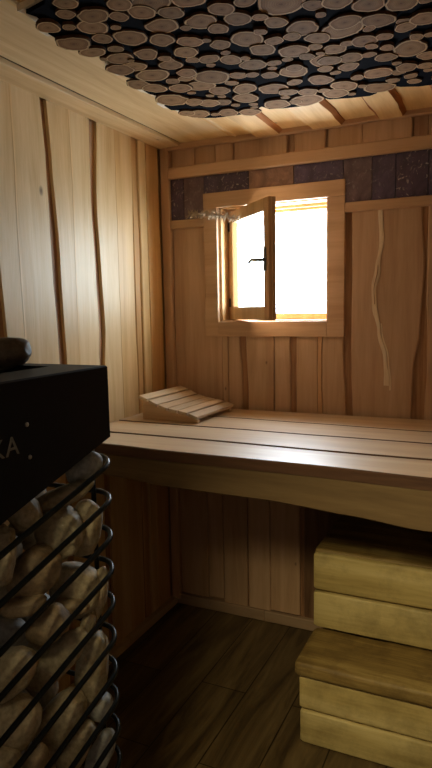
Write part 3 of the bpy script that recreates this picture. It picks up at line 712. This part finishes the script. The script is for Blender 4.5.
# ------------------------------------------------------------------ log-slice panel on the ceiling
panel = thing('log_slice_panel', (1.2, -1.2, 2.22), 'black ceiling panel covered in round sawn log slices', 'ceiling panel')
SLI = [(0.862,-0.505,0.0536),(0.463,-0.73,0.0528),(0.672,-0.856,0.0522),(1.006,-1.183,0.0518),(1.102,-0.988,0.0489),(1.238,-0.783,0.0487),(0.523,-0.953,0.0455),(0.742,-1.326,0.0454),(1.105,-0.509,0.0451),(0.797,-0.663,0.045),(0.761,-0.523,0.0438),(0.599,-1.194,0.0433),(0.864,-1.045,0.0432),(1.009,-0.584,0.0429),(0.691,-0.63,0.0424),(0.902,-0.773,0.0417),(0.608,-0.797,0.0416),(0.455,-1.238,0.0412),(0.72,-0.711,0.0407),(1.125,-0.64,0.0407),(0.948,-0.918,0.0404),(0.969,-0.533,0.0401),(1.014,-1.042,0.0396),(0.706,-1.212,0.0391),(0.805,-1.191,0.0385),(0.462,-1.031,0.0385),(0.473,-0.545,0.0385),(0.441,-0.9,0.038),(1.003,-0.812,0.0378),(0.957,-0.671,0.0378),(1.193,-1.003,0.0373),(0.816,-0.882,0.0367),(0.552,-1.288,0.0365),(1.257,-1.064,0.0365),(0.643,-0.479,0.0365),(1.191,-1.098,0.0364),(1.117,-1.025,0.0364),(0.56,-0.642,0.0364),(0.575,-0.516,0.0364),(0.59,-1.339,0.0362),(0.471,-0.851,0.0362),(0.545,-0.818,0.0362),(0.881,-0.969,0.0359),(0.506,-1.097,0.0354),(1.127,-1.138,0.035),(0.828,-1.303,0.0345),(0.64,-0.732,0.0344),(0.671,-1.152,0.0342),(1.078,-0.799,0.0337),(1.137,-0.896,0.0336),(0.587,-1.09,0.0334),(0.69,-1.055,0.0332),(0.702,-1.3,0.0329),(0.512,-1.031,0.0329),(0.608,-0.993,0.0328),(1.022,-0.809,0.0326),(1.295,-0.96,0.0323),(0.729,-1.107,0.0319),(0.891,-1.169,0.0319),(1.034,-0.973,0.0317),(0.89,-0.584,0.0316),(1.209,-0.655,0.0314),(1.053,-0.875,0.0312),(0.465,-1.17,0.031),(0.879,-1.233,0.0308),(0.774,-0.946,0.0301),(0.622,-0.923,0.0301),(0.764,-1.265,0.03),(1.06,-0.739,0.0297),(0.441,-0.58,0.0291),(0.681,-1.361,0.029),(0.835,-0.622,0.0289),(1.17,-0.76,0.0286),(0.725,-0.981,0.0285),(0.462,-1.345,0.0281),(0.966,-1.105,0.0281),(0.605,-0.626,0.0277),(0.525,-0.682,0.0275),(1.276,-0.714,0.0272),(0.793,-1.056,0.0269),(1.246,-0.933,0.0268),(0.747,-0.826,0.0268),(0.827,-1.144,0.0266),(0.538,-1.226,0.0262),(0.942,-1.244,0.026),(0.919,-0.81,0.026),(0.514,-0.667,0.026),(0.577,-1.421,0.0259),(0.835,-0.79,0.0252),(1.071,-1.147,0.0248),(0.88,-0.696,0.0237),(0.927,-1.012,0.0233),(0.602,-0.887,0.0231),(0.645,-1.309,0.023),(0.977,-1.011,0.023),(0.54,-1.375,0.0228),(0.825,-0.512,0.0226),(0.995,-0.755,0.0225),(1.262,-0.644,0.0223),(0.553,-0.882,0.0218),(0.972,-0.87,0.0213),(1.191,-0.904,0.0211),(1.182,-0.621,0.0207),(0.877,-0.869,0.0204),(1.065,-0.648,0.0194),(0.68,-0.997,0.0193),(1.13,-0.797,0.0192),(1.013,-0.925,0.0191),(0.789,-0.817,0.019),(1.264,-0.857,0.0186),(1.185,-0.83,0.0186),(0.62,-1.047,0.0184),(0.944,-1.156,0.0183),(0.942,-0.58,0.0181),(1.311,-1.052,0.0175),(1.149,-0.858,0.0171),(1.093,-0.901,0.0169),(0.914,-1.078,0.0167),(0.528,-0.522,0.0165),(1.165,-0.968,0.016),(0.633,-0.581,0.0158),(1.247,-0.964,0.0157),(0.691,-0.561,0.0157),(0.508,-1.321,0.0156),(0.811,-0.578,0.0152),(1.016,-0.717,0.0152),(1.299,-0.859,0.0145),(1.063,-0.563,0.0145),(0.917,-0.874,0.0144),(0.816,-0.939,0.0142),(0.623,-1.03,0.0142),(0.757,-1.182,0.0139),(0.785,-1.004,0.0139),(0.615,-0.88,0.0138),(1.077,-1.101,0.0133),(1.189,-0.7,0.0132),(1.014,-0.877,0.0126),(0.771,-1.094,0.0119),(0.466,-1.119,0.0106),(0.898,-1.223,0.0089),(0.529,-1.077,0.0085)]
ZP = 2.196
def rim(mb, pts, z0, z1):
    n = len(pts); vs = [Vector((x, y, z0)) for x, y in pts] + [Vector((x, y, z1)) for x, y in pts]
    mb.add(vs, [list(range(n)), [n + i for i in range(n)][::-1]] + [[i, (i + 1) % n, n + (i + 1) % n, n + i] for i in range(n)])
left = [(.60, -2.2), (.56, -1.9), (.545, -1.62), (.53, -1.50), (.535, -1.44), (.52, -1.425), (.46, -1.41), (.452, -1.41), (.462, -1.385), (.452, -1.33), (.425, -1.30), (.425, -1.27), (.462, -1.255), (.452, -1.17), (.470, -1.12), (.462, -1.07), (.438, -1.02), (.435, -.96), (.452, -.93), (.448, -.88), (.420, -.85), (.418, -.80), (.432, -.77), (.428, -.70), (.402, -.67), (.400, -.62), (.425, -.60), (.425, -.53), (.445, -.49)]
back = [(.50, -.462), (.56, -.455), (.62, -.452), (.655, -.46), (.69, -.497), (.698, -.500), (.712, -.462), (.76, -.446), (.83, -.436), (.868, -.446), (.885, -.492), (.905, -.498), (.93, -.46), (1.0, -.44), (1.06, -.430), (1.085, -.446), (1.10, -.49), (1.14, -.50), (1.165, -.47), (1.22, -.445), (1.30, -.437), (1.40, -.45), (1.5, -.44), (1.6, -.46), (1.75, -.45), (1.93, -.46)]
out = left + back + [(1.95, -2.2)]
mb = MB(); rim(mb, out, ZP, 2.206); bk = mb.build('black_board', M['black_felt'], panel)
cx0, cy0 = 1.2, -1.3
mb = MB(); out2 = [(x - (.030 + .012 * noise.noise(Vector((x * 30, y * 30, 0)))) * (1 if i < len(left) else 0), y + (.010 if i >= len(left) and y > -1 else 0)) for i, (x, y) in enumerate(out)]
rim(mb, out2, 2.2065, 2.222); pb = mb.build('backing_board', M['pale_edge'], panel); pb['label'] = 'pale ragged backing showing along the edge'
def slice_geo(mb, x, y, r, z, rs):
    r = r * 1.07; n = 28; ph = rs.uniform(0, 50); h = .016
    a1, a2 = rs.uniform(0, 6.28), rs.uniform(.0, .10); el = rs.uniform(.0, .10)
    def rr(a): return r * (1 + .17 * noise.noise(Vector((math.cos(a) * 1.2 + ph, math.sin(a) * 1.2, ph))) + .07 * noise.noise(Vector((math.cos(a) * 4 + ph, math.sin(a) * 4, 3))) + el * math.cos(2 * (a - a1)))
    rings = [(.0, 0), (.3, 0), (.6, 0), (.8, 0), (.90, 0), (.96, 0), (1.0, .0008)]
    vs, rad, fs, mi = [Vector((x, y, z))], [0.0], [], []
    for q, dz in rings[1:]:
        for i in range(n):
            a = 2 * math.pi * i / n; vs.append(Vector((x + rr(a) * q * math.cos(a), y + rr(a) * q * math.sin(a), z + dz))); rad.append(q)
    for i in range(n): fs.append([0, 1 + i, 1 + (i + 1) % n]); mi.append(0)
    for k in range(len(rings) - 2):
        for i in range(n):
            j = (i + 1) % n; fs.append([1 + k * n + i, 1 + (k + 1) * n + i, 1 + (k + 1) * n + j, 1 + k * n + j]); mi.append(0)
    b = len(vs)
    for i in range(n):
        a = 2 * math.pi * i / n; vs.append(Vector((x + rr(a) * math.cos(a), y + rr(a) * math.sin(a), ZP - .0005))); rad.append(1.0)
    o_ = 1 + (len(rings) - 2) * n
    for i in range(n):
        j = (i + 1) % n; fs.append([o_ + i, b + i, b + j, o_ + j]); mi.append(1)
    fs.append([b + i for i in range(n)]); mi.append(1)
    t = rs.uniform(.92, 1.26); mb.add(vs, fs, mi, (t, t * rs.uniform(.96, 1.0), t * rs.uniform(.92, 1.0)), rad)
rs = random.Random(11)
rest = MB()
for i, (x, y, r) in enumerate(SLI):
    z = ZP - .004 - .004 * rs.random() - i * .00002
    if i < 100:
        mb = MB(); slice_geo(mb, x, y, r, z, rs); mb.build('log_slice', [M['slice'], M['slice_bark']], panel, origin=(x, y, z), smooth=True, angle=35)
    else: slice_geo(rest, x, y, r, z, rs)
# the panel goes on beyond the photograph's edges
placed = [(x, y, r) for x, y, r in SLI]
vis = lambda x, y: (lambda d: d.dot(F_) > .05 and abs(d.dot(R_) / d.dot(F_)) < 216 / 617. + .03 and abs(d.dot(U_) / d.dot(F_)) < 384 / 617. + .02)(Vector((x - 1.506, y + 2.63, ZP - 1.5)))
for r in [.05] * 400 + [.035] * 800 + [.02] * 1200 + [.013] * 600:
    x, y = rs.uniform(.49, 1.93), rs.uniform(-2.18, -.48)
    if vis(x, y) and r > .02: continue
    if x - r < (.455 if y > -1.3 else .60) or y + r > -.45: continue
    if all((x - a) ** 2 + (y - b) ** 2 > (r + c + (.004 if vis(x, y) else .0)) ** 2 for a, b, c in placed):
        placed.append((x, y, r)); slice_geo(rest, x, y, r, ZP - .004 - .004 * rs.random(), rs)
o = rest.build('small_log_slices', [M['slice'], M['slice_bark']], panel, smooth=True, angle=35); o['kind'] = 'stuff'
# spacer battens joining panel and ceiling
for y in (-.7, -1.3, -1.9):
    mb = MB(); mb.box((.52, y, 2.2215), (1.9, y + .04, 2.232)); mb.build('batten', M['black_felt'], panel)

# ------------------------------------------------------------------ dried sprig at the window's corner
sp = thing('dried_sprig', (.24, -.04, 1.94), 'thin dry spiky sprig hung across the upper left corner of the window', 'sprig')
rs = random.Random(5)
main = [Vector((.165 + .022 * k, -.045 - .004 * math.sin(k), 1.925 - .0016 * k + .002 * math.sin(k * 1.7) - (0 if k < 6 else .0035 * (k - 6)))) for k in range(12)]
mb = MB(); mb.tube(main, .0022, n=5); mb.build('stem', M['dry'], sp)
mb = MB()
for k in range(420):
    i = rs.randrange(len(main) - 1); p = main[i].lerp(main[i + 1], rs.random())
    d = Vector((rs.uniform(-.6, .9), rs.uniform(-.7, .3), rs.uniform(-1, .8))).normalized() * rs.uniform(.010, .032)
    mb.tube([p, p + d * .6, p + d], [.0012, .001, .0005], n=3)
nd = mb.build('needles', M['dry'], sp)

# ------------------------------------------------------------------ lamp behind the camera
LP = Vector((1.20, -2.80, 2.15))
lm = thing('ceiling_lamp', LP, 'small round warm downlight on the ceiling behind the viewer', 'lamp')
aim = (Vector((1.32, -.66, .08)) - LP).normalized()
mb = MB(); mb.tube([LP + Vector((0, 0, .078)), LP + Vector((0, 0, .05))], .05, n=24); mb.tube([LP + Vector((0, 0, .05)), LP], .008, n=8); mb.build('lamp_base', M['black_metal'], lm, smooth=True, angle=40)
mb = MB(); mb.tube([LP - aim * .05, LP + aim * .03], [.03, .042], n=24); mb.build('lamp_shade', M['black_metal'], lm, smooth=True, angle=40)
mb = MB(); mb.tube([LP + aim * .0305, LP + aim * .034], .036, n=24); mb.build('lamp_glass', emit('lamp_glass', (1.0, .78, .40), 8.0), lm, smooth=True, angle=40)
l = bpy.data.lights.new('lamp_light', 'SPOT'); l.shadow_soft_size = .16; l.energy = LAMP_POWER; l.color = (1.0, .83, .46); l.spot_size = math.radians(50); l.spot_blend = 1.0
lo = bpy.data.objects.new('lamp_light', l); COL.objects.link(lo); lo.parent = lm; lo.location = aim * .10
lo.rotation_euler = aim.to_track_quat('-Z', 'Y').to_euler()
